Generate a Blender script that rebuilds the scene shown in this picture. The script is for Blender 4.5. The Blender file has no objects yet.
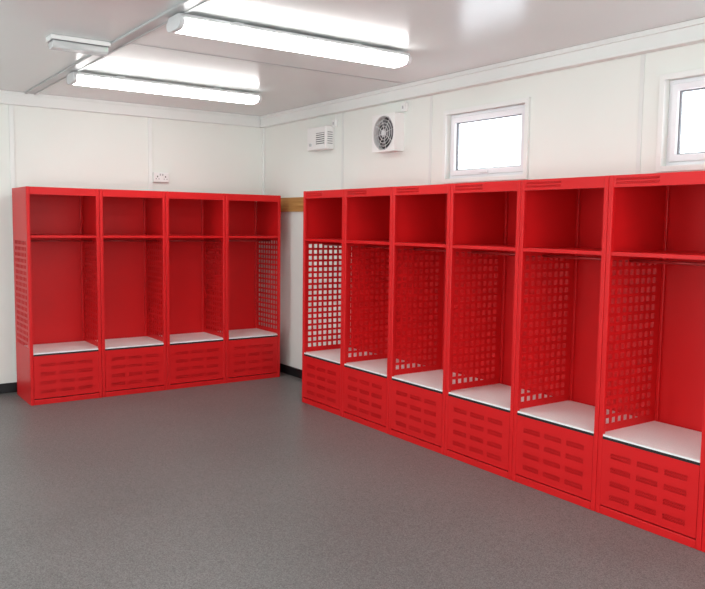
import bpy, math, bmesh
from mathutils import Matrix, Vector

sc = bpy.context.scene
COL = sc.collection
sc.view_settings.view_transform = 'Standard'
sc.view_settings.look = 'None'
sc.view_settings.exposure = -0.08

# ------------------------------------------------------------ materials
def mat(name, col, rough=0.5, spec=0.5, metal=0.0, emit=None, estr=0.0, noise=None, bump=None, coat=0.0):
    m = bpy.data.materials.new(name); m.use_nodes = True
    nt = m.node_tree; b = nt.nodes['Principled BSDF']
    b.inputs['Base Color'].default_value = (*col, 1)
    b.inputs['Roughness'].default_value = rough
    b.inputs['Specular IOR Level'].default_value = spec
    b.inputs['Metallic'].default_value = metal
    b.inputs['Coat Weight'].default_value = coat
    if emit:
        b.inputs['Emission Color'].default_value = (*emit, 1)
        b.inputs['Emission Strength'].default_value = estr
    tc = nt.nodes.new('ShaderNodeTexCoord')
    if noise:
        scale, amt = noise
        n = nt.nodes.new('ShaderNodeTexNoise'); n.inputs['Scale'].default_value = scale
        n.inputs['Detail'].default_value = 3
        nt.links.new(tc.outputs['Object'], n.inputs['Vector'])
        r = nt.nodes.new('ShaderNodeValToRGB')
        r.color_ramp.elements[0].position = 0.3; r.color_ramp.elements[1].position = 0.7
        r.color_ramp.elements[0].color = (*[c*(1-amt) for c in col], 1)
        r.color_ramp.elements[1].color = (*[min(1, c*(1+amt)) for c in col], 1)
        nt.links.new(n.outputs['Fac'], r.inputs['Fac'])
        nt.links.new(r.outputs['Color'], b.inputs['Base Color'])
    if bump:
        scale, st = bump
        n2 = nt.nodes.new('ShaderNodeTexNoise'); n2.inputs['Scale'].default_value = scale
        nt.links.new(tc.outputs['Object'], n2.inputs['Vector'])
        bp = nt.nodes.new('ShaderNodeBump'); bp.inputs['Strength'].default_value = st
        bp.inputs['Distance'].default_value = 0.002
        nt.links.new(n2.outputs['Fac'], bp.inputs['Height'])
        nt.links.new(bp.outputs['Normal'], b.inputs['Normal'])
    return m

M_red = mat('red_powder_coat', (0.63, 0.010, 0.012), 0.38, 0.28, noise=(3, 0.03), bump=(250, 0.06))
M_wall = mat('wall_panel_white', (0.815, 0.85, 0.80), 0.5, 0.3, noise=(1.5, 0.012))
M_trim = mat('trim_white', (0.83, 0.86, 0.83), 0.4, 0.4, noise=(2, 0.015))
M_ceil = mat('ceiling_gloss', (0.73, 0.765, 0.755), 0.22, 0.8, noise=(0.8, 0.03), bump=(3, 0.10))
M_ceilstrip = mat('ceiling_strip', (0.50, 0.51, 0.51), 0.35, 0.5, noise=(2, 0.03))
M_joint = mat('joint_strip_grey', (0.75, 0.78, 0.75), 0.4, 0.4, noise=(2, 0.02))
M_black = mat('skirting_black', (0.012, 0.012, 0.013), 0.4, 0.4, noise=(5, 0.1))
M_seat = mat('seat_laminate', (0.88, 0.89, 0.88), 0.35, 0.4, noise=(120, 0.05))
M_edge = mat('seat_edge_black', (0.02, 0.015, 0.015), 0.5, 0.3, noise=(8, 0.1))
M_plastic = mat('white_plastic', (0.86, 0.87, 0.85), 0.35, 0.5, noise=(4, 0.01))
M_cap = mat('light_grey_plastic', (0.50, 0.50, 0.50), 0.4, 0.5, noise=(4, 0.02))
M_body = mat('lamp_body_white', (0.72, 0.73, 0.73), 0.4, 0.5, noise=(4, 0.02))
M_grey = mat('grey_plastic', (0.16, 0.16, 0.17), 0.4, 0.5, noise=(4, 0.03))
M_dark = mat('dark_plastic', (0.03, 0.03, 0.033), 0.5, 0.4, noise=(4, 0.1))
M_upvc = mat('upvc_white', (0.82, 0.84, 0.86), 0.25, 0.5, noise=(4, 0.01))
M_steel = mat('steel_red_rail', (0.40, 0.02, 0.02), 0.3, 0.5, 0.2, noise=(4, 0.05))
M_green = mat('led_green', (0.1, 0.6, 0.2), 0.4, 0.5, emit=(0.1, 1, 0.3), estr=1.0)
M_lamp = mat('lamp_diffuser', (0.85, 0.86, 0.86), 0.25, 0.5, emit=(1.0, 0.995, 0.98), estr=14.0)

def clear_mat():
    m = bpy.data.materials.new('clear_diffuser'); m.use_nodes = True
    nt = m.node_tree; N = nt.nodes.new; L = nt.links.new; b = nt.nodes['Principled BSDF']
    b.inputs['Base Color'].default_value = (0.88, 0.90, 0.90, 1); b.inputs['Roughness'].default_value = 0.12
    o = nt.nodes['Material Output']; mx = N('ShaderNodeMixShader'); mx.inputs[0].default_value = 0.45
    t = N('ShaderNodeBsdfTransparent'); t.inputs[0].default_value = (0.97, 0.98, 0.98, 1)
    L(t.outputs[0], mx.inputs[1]); L(b.outputs[0], mx.inputs[2]); L(mx.outputs[0], o.inputs[0])
    return m
M_clear = clear_mat()

def wood():
    m = mat('wood_rail', (0.50, 0.27, 0.08), 0.5, 0.3)
    nt = m.node_tree; b = nt.nodes['Principled BSDF']
    tc = nt.nodes.new('ShaderNodeTexCoord'); mp = nt.nodes.new('ShaderNodeMapping')
    mp.inputs['Scale'].default_value = (8, 0.8, 14)
    n = nt.nodes.new('ShaderNodeTexNoise'); n.inputs['Scale'].default_value = 3; n.inputs['Detail'].default_value = 6
    r = nt.nodes.new('ShaderNodeValToRGB')
    r.color_ramp.elements[0].color = (0.36, 0.17, 0.045, 1); r.color_ramp.elements[0].position = 0.3
    r.color_ramp.elements[1].color = (0.60, 0.35, 0.12, 1); r.color_ramp.elements[1].position = 0.7
    L = nt.links.new
    L(tc.outputs['Object'], mp.inputs['Vector']); L(mp.outputs[0], n.inputs['Vector'])
    L(n.outputs['Fac'], r.inputs['Fac']); L(r.outputs[0], b.inputs['Base Color'])
    return m
M_wood = wood()

def floor_mat():
    m = bpy.data.materials.new('floor_vinyl'); m.use_nodes = True
    nt = m.node_tree; b = nt.nodes['Principled BSDF']; L = nt.links.new; N = nt.nodes.new
    b.inputs['Roughness'].default_value = 0.40
    b.inputs['Specular IOR Level'].default_value = 0.36
    tc = N('ShaderNodeTexCoord')
    vc = N('ShaderNodeTexVoronoi'); vc.inputs['Scale'].default_value = 250
    L(tc.outputs['Object'], vc.inputs['Vector'])
    sp = N('ShaderNodeSeparateColor'); L(vc.outputs['Color'], sp.inputs[0])
    r1 = N('ShaderNodeValToRGB')
    r1.color_ramp.elements[0].position = 0.0; r1.color_ramp.elements[0].color = (0.098, 0.097, 0.095, 1)
    r1.color_ramp.elements[1].position = 1.0; r1.color_ramp.elements[1].color = (0.240, 0.237, 0.231, 1)
    L(sp.outputs[0], r1.inputs['Fac'])
    n2 = N('ShaderNodeTexNoise'); n2.inputs['Scale'].default_value = 1.2; n2.inputs['Detail'].default_value = 4
    L(tc.outputs['Object'], n2.inputs['Vector'])
    r2 = N('ShaderNodeValToRGB')
    r2.color_ramp.elements[0].position = 0.3; r2.color_ramp.elements[0].color = (0.93, 0.93, 0.93, 1)
    r2.color_ramp.elements[1].position = 0.7; r2.color_ramp.elements[1].color = (1.06, 1.06, 1.06, 1)
    L(n2.outputs['Fac'], r2.inputs['Fac'])
    mx = N('ShaderNodeMixRGB'); mx.blend_type = 'MULTIPLY'; mx.inputs[0].default_value = 1
    L(r1.outputs[0], mx.inputs[1]); L(r2.outputs[0], mx.inputs[2])
    v = N('ShaderNodeTexVoronoi'); v.inputs['Scale'].default_value = 2.3
    L(tc.outputs['Object'], v.inputs['Vector'])
    r3 = N('ShaderNodeValToRGB')
    r3.color_ramp.elements[0].position = 0.022; r3.color_ramp.elements[0].color = (0.5, 0.5, 0.5, 1)
    r3.color_ramp.elements[1].position = 0.045; r3.color_ramp.elements[1].color = (1, 1, 1, 1)
    L(v.outputs['Distance'], r3.inputs['Fac'])
    mx2 = N('ShaderNodeMixRGB'); mx2.blend_type = 'MULTIPLY'; mx2.inputs[0].default_value = 1
    L(mx.outputs[0], mx2.inputs[1]); L(r3.outputs[0], mx2.inputs[2])
    L(mx2.outputs[0], b.inputs['Base Color'])
    return m
M_floor = floor_mat()

def glass_mat():
    m = bpy.data.materials.new('window_glass'); m.use_nodes = True
    nt = m.node_tree; nt.nodes.clear(); N = nt.nodes.new; L = nt.links.new
    o = N('ShaderNodeOutputMaterial'); mx = N('ShaderNodeMixShader'); mx.inputs[0].default_value = 0.06
    t = N('ShaderNodeBsdfTransparent'); g = N('ShaderNodeBsdfGlossy'); g.inputs['Roughness'].default_value = 0.03
    t.inputs[0].default_value = (0.95, 0.97, 0.98, 1)
    L(t.outputs[0], mx.inputs[1]); L(g.outputs[0], mx.inputs[2]); L(mx.outputs[0], o.inputs[0])
    return m
M_glass = glass_mat()

# ------------------------------------------------------------ mesh helpers
class MB:
    def __init__(s): s.v = []; s.f = []
    def box(s, x0, x1, y0, y1, z0, z1):
        n = len(s.v)
        s.v += [(x0,y0,z0),(x1,y0,z0),(x1,y1,z0),(x0,y1,z0),(x0,y0,z1),(x1,y0,z1),(x1,y1,z1),(x0,y1,z1)]
        s.f += [tuple(n+i for i in q) for q in ((0,3,2,1),(4,5,6,7),(0,1,5,4),(1,2,6,5),(2,3,7,6),(3,0,4,7))]
        return s
    def plate(s, axis, w0, w1, us, vs, holes, shear=0.0):
        """grid plate with open cells; shear slants every hole row (odd rows)"""
        idx = {}
        nu, nv = len(us)-1, len(vs)-1
        def V(i, j, k):
            key = (i, j, k)
            if key not in idx:
                w = (w0, w1)[k]
                u = us[i]
                if shear and 0 < i < nu and 0 < j < nv and j % 2 == 0: u += shear
                p = (w, u, vs[j]) if axis == 'x' else (u, w, vs[j])
                idx[key] = len(s.v); s.v.append(p)
            return idx[key]
        solid = lambda i, j: 0 <= i < nu and 0 <= j < nv and (i, j) not in holes
        for i in range(nu):
            for j in range(nv):
                if not solid(i, j): continue
                s.f.append((V(i,j,0),V(i+1,j,0),V(i+1,j+1,0),V(i,j+1,0)))
                s.f.append((V(i,j,1),V(i,j+1,1),V(i+1,j+1,1),V(i+1,j,1)))
                if not solid(i-1,j): s.f.append((V(i,j,0),V(i,j+1,0),V(i,j+1,1),V(i,j,1)))
                if not solid(i+1,j): s.f.append((V(i+1,j,0),V(i+1,j,1),V(i+1,j+1,1),V(i+1,j+1,0)))
                if not solid(i,j-1): s.f.append((V(i,j,0),V(i,j,1),V(i+1,j,1),V(i+1,j,0)))
                if not solid(i,j+1): s.f.append((V(i,j+1,0),V(i+1,j+1,0),V(i+1,j+1,1),V(i,j+1,1)))
        return s
    def cyl(s, p0, p1, r, n=16):
        p0 = Vector(p0); p1 = Vector(p1); d = (p1-p0).normalized()
        a = d.orthogonal().normalized(); b = d.cross(a); k = len(s.v)
        for p in (p0, p1):
            for i in range(n):
                t = 2*math.pi*i/n
                s.v.append(tuple(p + a*math.cos(t)*r + b*math.sin(t)*r))
        for i in range(n):
            j = (i+1) % n
            s.f.append((k+i, k+j, k+n+j, k+n+i))
        s.f.append(tuple(k+i for i in reversed(range(n)))); s.f.append(tuple(k+n+i for i in range(n)))
        return s
    def torus(s, c, R, r, n=36, m=6):
        k = len(s.v)
        for i in range(n):
            t = 2*math.pi*i/n
            for j in range(m):
                q = 2*math.pi*j/m
                rr = R + r*math.cos(q)
                s.v.append((c[0]+rr*math.cos(t), c[1]+r*math.sin(q), c[2]+rr*math.sin(t)))
        for i in range(n):
            for j in range(m):
                i2, j2 = (i+1) % n, (j+1) % m
                s.f.append((k+i*m+j, k+i2*m+j, k+i2*m+j2, k+i*m+j2))
        return s
    def prism_x(s, prof, x0, x1):
        k = len(s.v); n = len(prof)
        for x in (x0, x1):
            s.v += [(x, p[0], p[1]) for p in prof]
        for i in range(n):
            j = (i+1) % n
            s.f.append((k+i, k+j, k+n+j, k+n+i))
        s.f.append(tuple(k+i for i in reversed(range(n)))); s.f.append(tuple(k+n+i for i in range(n)))
        return s
    def obj(s, name, m, parent=None, bevel=0, seg=2, smooth=False):
        me = bpy.data.meshes.new(name); me.from_pydata(s.v, [], s.f); me.materials.append(m)
        bm = bmesh.new(); bm.from_mesh(me); bmesh.ops.recalc_face_normals(bm, faces=bm.faces[:]); bm.to_mesh(me); bm.free()
        if smooth:
            for p in me.polygons: p.use_smooth = len(p.vertices) == 4
        o = bpy.data.objects.new(name, me); COL.objects.link(o)
        if bevel:
            b = o.modifiers.new('bevel', 'BEVEL'); b.width = bevel; b.segments = seg; b.limit_method = 'ANGLE'
        if parent: o.parent = parent
        return o

def empty(name, label=None, cat=None, group=None, kind=None):
    e = bpy.data.objects.new(name, None); e.empty_display_size = 0.1; COL.objects.link(e)
    if label: e['label'] = label
    if cat: e['category'] = cat
    if group: e['group'] = group
    if kind: e['kind'] = kind
    return e

def struct(o, label=None):
    o['kind'] = 'structure'
    if label: o['label'] = label
    return o

def copy_tree(root):
    r = root.copy(); COL.objects.link(r)
    def rec(src, dst):
        for c in list(src.children):
            n = c.copy(); COL.objects.link(n); n.parent = dst
            rec(c, n)
    rec(root, r)
    return r

# ------------------------------------------------------------ constants
XR, YB, ZC = 3.95, 7.30, 2.63
XL, YF = -2.0, -2.2
T = 0.09

# ------------------------------------------------------------ room
struct(MB().box(XL-T, XR+T, YF-T, YB+T, -0.1, 0).obj('floor', M_floor), 'grey speckled safety vinyl floor')
struct(MB().box(XL-T, XR+T, YF-T, YB+T, ZC, ZC+0.1).obj('ceiling', M_ceil), 'glossy off-white panelled ceiling')
struct(MB().box(XL-T, XR+T, YB, YB+T, 0, ZC).obj('wall_back', M_wall), 'white panelled cabin wall')
struct(MB().plate('y', YF-T, YF, [XL-T, -0.9, 2.5, XR+T], [0, 0.4, 2.2, ZC], {(1,1)}).obj('wall_front', M_wall), 'white panelled cabin wall with opening added for fill light')  # unseen wall behind camera; opening added to let frontal fill in
WZ0, WZ1 = 1.875, 2.352
wins = [(3.645, 4.430), (1.835, 2.62)]
us = [YF, wins[1][0], wins[1][1], wins[0][0], wins[0][1], YB]
struct(MB().plate('x', XR, XR+T, us, [0, WZ0, WZ1, ZC], {(1,1),(3,1)}).obj('wall_right', M_wall), 'white panelled cabin wall with two high windows')
struct(MB().plate('x', XL-T, XL, [YF, -0.6, 1.4, 3.2, 5.6, YB], [0, 0.4, 2.2, ZC], {(1,1),(3,1)}).obj('wall_left', M_wall), 'white panelled cabin wall with openings added for fill light')  # out of view; both openings added for the side fill lamps

tn = [0]
def trim(mb, m, label, bevel=0.002):
    tn[0] += 1
    return struct(mb.obj('trim_%d' % tn[0], m, bevel=bevel), label)
trim(MB().box(XL, XR-0.065, YB-0.045, YB-0.0005, ZC-0.112, ZC-0.0005), M_trim, 'white boxed cornice', 0.005)
trim(MB().box(XR-0.06, XR-0.0005, YF, YB-0.0005, ZC-0.112, ZC-0.0005), M_trim, 'white boxed cornice', 0.005)
trim(MB().box(XR-0.078, XR-0.061, YF, YB-0.047, ZC-0.030, ZC-0.0005), M_trim, 'white cornice lip')
trim(MB().box(XR-0.070, XR-0.061, YF, YB-0.047, ZC-0.112, ZC-0.094), M_trim, 'white cornice lower lip')
trim(MB().box(XL, XR-0.08, YB-0.058, YB-0.046, ZC-0.025, ZC-0.0005), M_trim, 'white cornice lip')
for x in (0.24, 1.478, 2.717):
    trim(MB().box(x-0.02, x+0.02, YB-0.012, YB-0.0005, 0.09, ZC-0.113), M_trim, 'white wall panel joint strip', 0.003)
for y in (5.82, 4.617, 2.775, 1.5):
    trim(MB().box(XR-0.006, XR-0.0005, y-0.014, y+0.014, 0.09, ZC-0.113), M_joint, 'white wall panel joint strip', 0.002)
trim(MB().box(XR-0.02, XR-0.0005, YB-0.02, YB-0.0005, 0.09, ZC-0.113), M_trim, 'white corner bead', 0.004)
trim(MB().box(1.580, 1.600, YF, YB-0.06, ZC-0.014, ZC-0.0005).box(1.600, 1.655, YF, YB-0.06, ZC-0.008, ZC-0.0005).box(1.655, 1.675, YF, YB-0.06, ZC-0.014, ZC-0.0005),
     M_ceilstrip, 'grey ceiling joint flange', 0.002)
trim(MB().box(1.68, XR-0.08, 4.84, 4.86, ZC-0.003, ZC-0.0005), M_ceilstrip, 'ceiling panel joint', 0)
struct(MB().box(XL, XR-0.014, YB-0.012, YB-0.0005, 0, 0.088).obj('baseboard_back', M_black, bevel=0.003), 'black skirting')
struct(MB().box(XR-0.012, XR-0.0005, YF, YB-0.0005, 0, 0.088).obj('baseboard_right', M_black, bevel=0.003), 'black skirting')

# ------------------------------------------------------------ windows
def ring_x(mb, x0, x1, y0, y1, z0, z1, w):
    return mb.plate('x', x0, x1, [y0, y0+w, y1-w, y1], [z0, z0+w, z1-w, z1], {(1,1)})
for i, (y0, y1) in enumerate(wins):
    e = empty('window_%d' % (i+1), 'small high white plastic-framed window', kind='structure')
    cy, cz = (y0+y1)/2, (WZ0+WZ1)/2
    e.location = (XR, cy, WZ0)
    hy, H = (y1-y0)/2, WZ1-WZ0
    ring_x(MB(), -0.020, -0.0005, -hy-0.03, hy+0.03, -0.03, H+0.03, 0.032).obj('surround', M_trim, e, 0.002)
    ring_x(MB(), 0.03, 0.085, -hy+0.001, hy-0.001, 0.001, H-0.001, 0.03).obj('frame', M_upvc, e, 0.003)
    s = ring_x(MB(), 0.015, 0.07, -hy+0.024, hy-0.024, 0.024, H-0.024, 0.040).obj('sash', M_upvc, e, 0.006)
    ring_x(MB(), 0.036, 0.052, -hy+0.0645, hy-0.0645, 0.0645, H-0.0645, 0.006).obj('gasket', M_grey, s)
    MB().box(0.045, 0.05, -hy+0.071, hy-0.071, 0.071, H-0.071).obj('glass_pane', M_glass, s)
    MB().box(0.006, 0.0148, -0.03, 0.03, 0.03, 0.05).box(-0.002, 0.007, -0.03, 0.05, 0.034, 0.046).obj('handle', M_upvc, s, 0.002)

# ------------------------------------------------------------ lockers
LH, LD = 1.80, 0.52
def build_locker(W, vent_len=0.26):
    root = empty('sports_locker')
    h = W/2 - 0.001
    b = MB()
    for sgn in (-1, 1):
        x0, x1 = (-h, -h+0.028) if sgn < 0 else (h-0.028, h)
        b.box(x0, x1, 0, 0.024, 0.0, LH)
        b.box(x0 if sgn < 0 else h-0.02, -h+0.02 if sgn < 0 else x1, LD-0.02, LD-0.003, 0.0, LH)
    b.box(-h+0.0285, h-0.0285, 0.002, 0.022, 0.0, 0.044)
    b.obj('frame', M_red, root, 0.004, 2)
    MB().box(-h, h, LD-0.0028, LD, 0.0, LH).obj('back_panel', M_red, root)
    MB().box(-h+0.004, h-0.004, 0.0245, LD-0.021, LH-0.004, LH-0.001).obj('top_panel', M_red, root)
    x0, x1, z0, z1 = -h+0.0282, h-0.0282, LH-0.062, LH-0.001
    us = [x0]; hol = set()
    px = x0+0.012
    while px < x0+vent_len:
        us += [px, px+0.0055]; px += 0.012
    us.append(x1)
    vs = [z0, z0+0.015, z0+0.028, z0+0.034, z0+0.047, z1]
    for i in range(1, len(us)-1, 2):
        hol.add((i, 1)); hol.add((i, 3))
    mb = MB()
    if vent_len > 0.02:
        mb.plate('y', 0.002, 0.004, us, vs, hol, 0.009)
    else:
        mb.box(x0, x1, 0.002, 0.004, z0, z1)
    mb.box(x0, x1, 0.0045, 0.028, z0, z0+0.002).obj('header_panel', M_red, root)
    ys = [0.0245, ]
    p, a = 0.0515, 0.0315
    yy = 0.059
    for k in range(8):
        ys += [yy, yy+a]; yy += p
    ys.append(LD-0.021)
    zs = [0.0]
    zz = 0.475
    for k in range(18):
        zs += [zz, zz+a]; zz += 0.050
    zs.append(LH-0.005)
    hol = {(i, j) for i in range(1, len(ys)-1, 2) for j in range(1, len(zs)-1, 2)}
    for sgn in (-1, 1):
        w0 = -h if sgn < 0 else h-0.0012
        MB().plate('x', w0, w0+0.0012, ys, zs, hol).obj('side_panel', M_red, root)
    xi = h-0.0022
    sz = 1.405
    MB().box(-xi, xi, 0.0245, LD-0.021, sz-0.004, sz).box(-xi+0.0265, xi-0.0265, 0.004, 0.0243, sz-0.021, sz).obj('shelf', M_red, root, 0.0015, 1)
    MB().cyl((-xi, LD*0.40, 1.355), (xi, LD*0.40, 1.355), 0.009, 12).obj('hanging_rail', M_steel, root, smooth=True)
    s = MB().box(-xi, xi, 0.0245, LD-0.021, 0.418, 0.434).box(-xi+0.0265, xi-0.0265, 0.003, 0.0243, 0.424, 0.434).obj('seat', M_seat, root)
    s['label'] = 'white laminate seat board with black front edge'
    e = MB().box(-xi+0.0265, xi-0.0265, 0.001, 0.0243, 0.410, 0.4235).obj('edge_strip', M_edge, s)
    e['label'] = 'black edge strip'
    # base panel: 3 x 4 blocks, each two rows of fine slanted dashes
    x0, x1, z0, z1 = -h+0.0288, h-0.0288, 0.052, 0.4095
    us = [x0]
    pw = 0.0125 * W/0.61; gap = 0.032; nsl = 10
    tot = 3*nsl*pw + 2*gap; st = -tot/2 - 0.001
    for k in range(3):
        for q in range(nsl):
            us += [st, st+pw*0.56]; st += pw
        st += gap
    us.append(x1)
    vs = [z0]
    zz = 0.094
    for r in range(4):
        vs += [zz, zz+0.0125, zz+0.0165, zz+0.029]; zz += 0.074
    vs.append(z1)
    hol = {(i, j) for i in range(1, len(us)-1, 2) for j in range(1, len(vs)-1, 2)}
    MB().plate('y', 0.001, 0.003, us, vs, hol, 0.006).box(x0, x1, 0.030, 0.032, z0, z1).obj('base_panel', M_red, root)
    return root

W1, W2 = 0.61, 0.589
YT = 5.625
proto = build_locker(W1)
lab_r = {0: 'red steel open locker, perforated end panel against bare white wall',}
for i in range(7):
    o = proto if i == 0 else copy_tree(proto)
    o.location = (3.42, YT - W1*(i+0.5), 0); o.rotation_euler = (0, 0, -math.pi/2)
    o['label'] = lab_r.get(i, 'red steel open locker with white seat, beneath windowed wall')
    o['category'] = 'locker'; o['group'] = 'red lockers along the windowed wall'
proto2 = build_locker(W2, 0.0)
for i in range(4):
    o = proto2 if i == 0 else copy_tree(proto2)
    o.location = (1.447 + W2*(i+0.5), 6.672, 0)
    o['label'] = 'red steel open locker with white seat, against plain wall' if i < 3 else 'red steel open locker at the end beside the room corner'
    o['category'] = 'locker'; o['group'] = 'red lockers along the plain wall'

# ------------------------------------------------------------ wooden rail
r = MB().box(XR-0.022, XR-0.0065, YT+0.01, YB-0.022, 1.645, 1.785).obj('wooden_rail', M_wood, bevel=0.002)
r['label'] = 'varnished wooden rail board fixed to the white wall'; r['category'] = 'rail'

# ------------------------------------------------------------ strip lights
def build_strip():
    root = empty('strip_light')
    L = 0.77
    for x in (-0.4, 0.4):
        MB().box(x-0.03, x+0.03, -0.03, 0.03, -0.0145, -0.0005).obj('mount', M_plastic, root)
    prof = [(-0.070, -0.015), (-0.084, -0.030), (-0.090, -0.040), (0.090, -0.040), (0.084, -0.030), (0.070, -0.015)]
    MB().prism_x(prof, -L, L).obj('housing', M_body, root, 0.003)
    prof = [(-0.088, -0.0405)]
    for k in range(1, 24):
        a = math.pi*k/24
        prof.append((-0.092*abs(math.cos(a))**0.5*(1 if math.cos(a) > 0 else -1), -0.045 - 0.048*math.sin(a)**0.7))
    prof.append((0.088, -0.0405))
    MB().prism_x(prof, -L+0.026, L-0.026).obj('diffuser', M_lamp, root, smooth=True)
    for sg in (-1, 1):
        x0, x1 = (-L-0.004, -L+0.025) if sg < 0 else (L-0.025, L+0.004)
        p2 = [(p[0]*1.03, -0.0408 + (p[1]+0.0408)*1.04) for p in prof]
        MB().prism_x(p2, x0, x1).obj('end_cap', M_body, root, 0.003)
    for x in (-0.5, 0, 0.5):
        for sy in (-1, 1):
            MB().box(x-0.008, x+0.008, sy*0.096-0.0015, sy*0.096+0.0015, -0.056, -0.034).obj('clip', M_plastic, root)
    return root
sl = build_strip()
pos = [(2.395, 4.0), (2.40, 5.99), (2.39, 1.6), (-0.6, 5.2), (-0.6, 2.6), (-0.6, 0.0), (2.39, -0.6)]
for i, (x, y) in enumerate(pos):
    o = sl if i == 0 else copy_tree(sl)
    o.location = (x, y, ZC)
    o['label'] = 'long white twin fluorescent ceiling light with glowing diffuser'
    o['category'] = 'ceiling light'; o['group'] = 'fluorescent ceiling lights'

# ------------------------------------------------------------ emergency bulkhead
e = empty('emergency_light', 'white rectangular emergency bulkhead light with clear cover on ceiling', 'emergency light')
e.location = (1.400, 4.95, ZC)
MB().box(-0.178, 0.178, -0.064, 0.064, -0.028, -0.0005).obj('housing', M_plastic, e, 0.005)
MB().box(-0.170, 0.170, -0.059, 0.059, -0.032, -0.0282).obj('gasket', M_grey, e)
d = MB().prism_x([(-0.055, -0.0325), (-0.052, -0.064), (-0.042, -0.074), (0.042, -0.074), (0.052, -0.064), (0.055, -0.0325)], -0.166, 0.166).obj('diffuser', M_clear, e, 0.004)
d['label'] = 'clear plastic cover'
MB().box(-0.155, 0.155, -0.03, 0.03, -0.042, -0.033).obj('gear_tray', M_plastic, e, 0.003)
MB().cyl((-0.13, 0, -0.055), (0.13, 0, -0.055), 0.008, 12).obj('tube', M_plastic, e, smooth=True)
MB().box(0.1665, 0.171, -0.006, 0.006, -0.045, -0.0325).obj('indicator', M_green, e)

# ------------------------------------------------------------ extractor fan
e = empty('extractor_fan', 'square white wall extractor fan with round grille', 'fan')
e.location = (XR-0.10, 5.095, 2.12); e.rotation_euler = (0, 0, -math.pi/2)
S = 0.15; R = 0.138; N = 48; cz = S
mb = MB()
outer = []; inner = []
for i in range(N):
    t = 2*math.pi*i/N; c, s_ = math.cos(t), math.sin(t); k = S/max(abs(c), abs(s_))
    outer.append((c*k, s_*k)); inner.append((c*R, s_*R))
for (x, z) in outer: mb.v.append((x, 0, z+cz))
for (x, z) in inner: mb.v.append((x, 0, z+cz))
for (x, z) in inner: mb.v.append((x, 0.06, z+cz))
for (x, z) in outer: mb.v.append((x, 0.0995, z+cz))
for i in range(N):
    j = (i+1) % N
    mb.f += [(i, j, N+j, N+i), (N+i, N+j, 2*N+j, 2*N+i), (i, 3*N+i, 3*N+j, j)]
mb.f.append(tuple(range(2*N, 3*N))); mb.f.append(tuple(range(3*N, 4*N)))
mb.obj('housing', M_plastic, e)
MB().cyl((0, 0.055, cz), (0, 0.0595, cz), R-0.001, 40).obj('duct_back', M_dark, e)
fb = MB()
for k in range(6):
    t0 = 2*math.pi*k/6
    base = len(fb.v)
    for (rr, dt, y) in ((0.03, -0.2, 0.05), (0.12, -0.28, 0.05), (0.12, 0.22, 0.03), (0.03, 0.3, 0.03)):
        fb.v.append((rr*math.cos(t0+dt), y, cz+rr*math.sin(t0+dt)))
    for (rr, dt, y) in ((0.03, -0.2, 0.053), (0.12, -0.28, 0.053), (0.12, 0.22, 0.033), (0.03, 0.3, 0.033)):
        fb.v.append((rr*math.cos(t0+dt), y, cz+rr*math.sin(t0+dt)))
    fb.f += [tuple(base+q for q in f) for f in ((0,1,2,3),(7,6,5,4),(0,4,5,1),(1,5,6,2),(2,6,7,3),(3,7,4,0))]
fb.cyl((0, 0.025, cz), (0, 0.053, cz), 0.032, 20)
fb.obj('impeller', M_grey, e)
g = MB()
for rr in (0.03, 0.055, 0.080, 0.105, 0.130): g.torus((0, 0.006, cz), rr, 0.0026)
for k in range(8):
    t = math.pi*2*k/8 + 0.2
    g.cyl((0.02*math.cos(t), 0.008, cz+0.02*math.sin(t)), (0.136*math.cos(t), 0.008, cz+0.136*math.sin(t)), 0.0024, 8)
g.cyl((0, 0.0, cz), (0, 0.01, cz), 0.022, 20)
g.obj('grille', M_body, e, smooth=True)

# ------------------------------------------------------------ fan heater
e = empty('wall_heater', 'small white wall-mounted fan heater with slotted outlet', 'heater')
e.location = (XR-0.095, 6.12, 2.205); e.rotation_euler = (0, 0, -math.pi/2)
MB().box(-0.16, 0.16, 0, 0.0945, 0, 0.21).obj('housing', M_plastic, e, 0.012, 3)
MB().box(0.0, 0.14, -0.002, -0.0002, 0.04, 0.15).obj('outlet', M_dark, e)
g = MB()
for k in range(6): g.box(-0.002, 0.142, -0.005, -0.0022, 0.038+k*0.019, 0.050+k*0.019)
g.obj('grille', M_plastic, e, 0.001, 1)
g = MB()
for k in range(6): g.box(0.1602, 0.1615, 0.02, 0.075, 0.05+k*0.02, 0.056+k*0.02)
g.obj('vent', M_grey, e)
MB().cyl((-0.09, -0.012, 0.05), (-0.09, -0.0002, 0.05), 0.014, 20).obj('control_knob', M_cap, e)

# ------------------------------------------------------------ switch boxes
for y, z, lb in ((5.93, 2.43, 'small white switch box above the wall heater'), (4.93, 2.46, 'small white switch box above the extractor fan')):
    e = empty('fused_switch', lb, 'switch'); e.location = (XR-0.032, y, z); e.rotation_euler = (0, 0, -math.pi/2)
    MB().box(-0.03, 0.03, 0, 0.0315, -0.03, 0.035).obj('box', M_plastic, e, 0.005)
    MB().box(-0.008, 0.008, -0.004, -0.0002, -0.01, 0.014).obj('switch_rocker', M_cap, e, 0.002)
    MB().cyl((0.0, 0.025, 0.0352), (0.0, 0.025, ZC-0.113-z), 0.004, 8).obj('cable', M_plastic, e)

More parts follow.
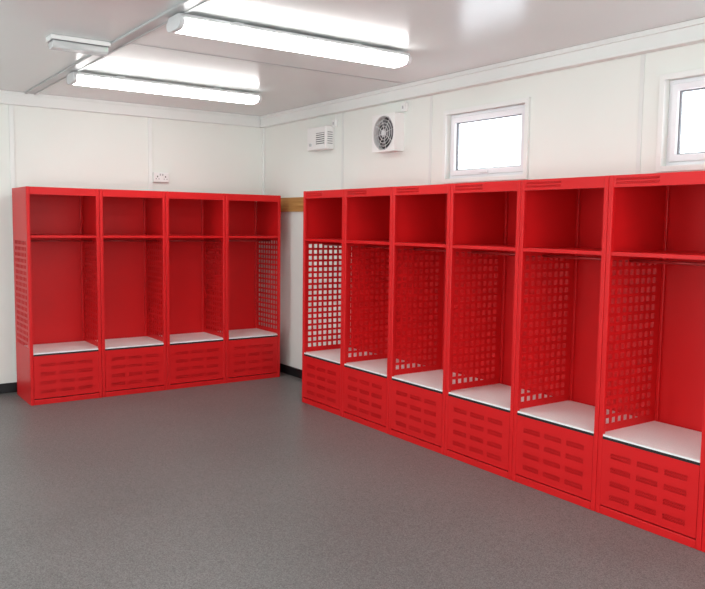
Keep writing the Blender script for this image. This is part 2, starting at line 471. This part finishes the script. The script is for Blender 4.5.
# ------------------------------------------------------------ socket
e = empty('wall_socket', 'white double electrical socket on the white wall', 'socket')
e.location = (2.815, YB, 1.955)
b_ = MB().box(-0.079, 0.079, -0.030, -0.0005, -0.049, 0.049).obj('back_box', M_joint, e, 0.003)
MB().box(-0.075, 0.075, -0.042, -0.0302, -0.045, 0.045).obj('socket_plate', M_plastic, e, 0.004)
s = MB()
for cx in (-0.040, 0.040):
    s.box(cx-0.005, cx+0.005, -0.0432, -0.0422, 0.0, 0.014)
    s.box(cx-0.018, cx-0.010, -0.0432, -0.0422, -0.018, -0.012)
    s.box(cx+0.010, cx+0.018, -0.0432, -0.0422, -0.018, -0.012)
s.obj('pin_holes', M_dark, e)
for a, b in ((-0.018, -0.006), (0.006, 0.018)):
    MB().box(a, b, -0.046, -0.0422, 0.016, 0.036).obj('switch_rocker', M_cap, e, 0.001, 1)

# ------------------------------------------------------------ world + added fill lamps outside the unseen wall openings
w = bpy.data.worlds.new('World'); sc.world = w; w.use_nodes = True
nt = w.node_tree; bg = nt.nodes['Background']
bg.inputs[0].default_value = (0.93, 0.965, 1.0, 1); bg.inputs[1].default_value = 4.0
def area(name, loc, rot, sx, sy, p):
    l = bpy.data.lights.new(name, 'AREA'); l.shape = 'RECTANGLE'; l.size = sx; l.size_y = sy; l.energy = p
    l.color = (0.97, 0.985, 1.0)
    o = bpy.data.objects.new(name, l); COL.objects.link(o); o.location = loc; o.rotation_euler = rot
    return o
area('fill_light', (XL-T-0.02, 0.4, 1.3), (0, -math.pi/2, 0), 1.8, 2.0, 15)  # added area lamps, out of view, brightening the locker fronts
area('fill_light', (XL-T-0.02, 4.4, 1.3), (0, -math.pi/2, 0), 1.8, 2.4, 12)
area('fill_light', (0.8, YF-T-0.02, 1.3), (math.pi/2, 0, 0), 3.4, 1.8, 50)  # added frontal fill behind the camera, lifts the locker interiors

# ------------------------------------------------------------ camera
f = 776.0
X = Vector((0.8197, 0.0409, -0.5713)).normalized()
Y = Vector((-0.5725, 0.0815, -0.8159)); Y = (Y - X*Y.dot(X)).normalized()
Z = X.cross(Y)
R3 = Matrix((X, Y, Z))
cam = bpy.data.cameras.new('Camera'); co = bpy.data.objects.new('Camera', cam); COL.objects.link(co)
cam.sensor_width = 36; cam.lens = f/705*36; cam.sensor_fit = 'HORIZONTAL'
co.matrix_world = Matrix.Translation((0, 0, 1.53)) @ R3.to_4x4()
sc.camera = co
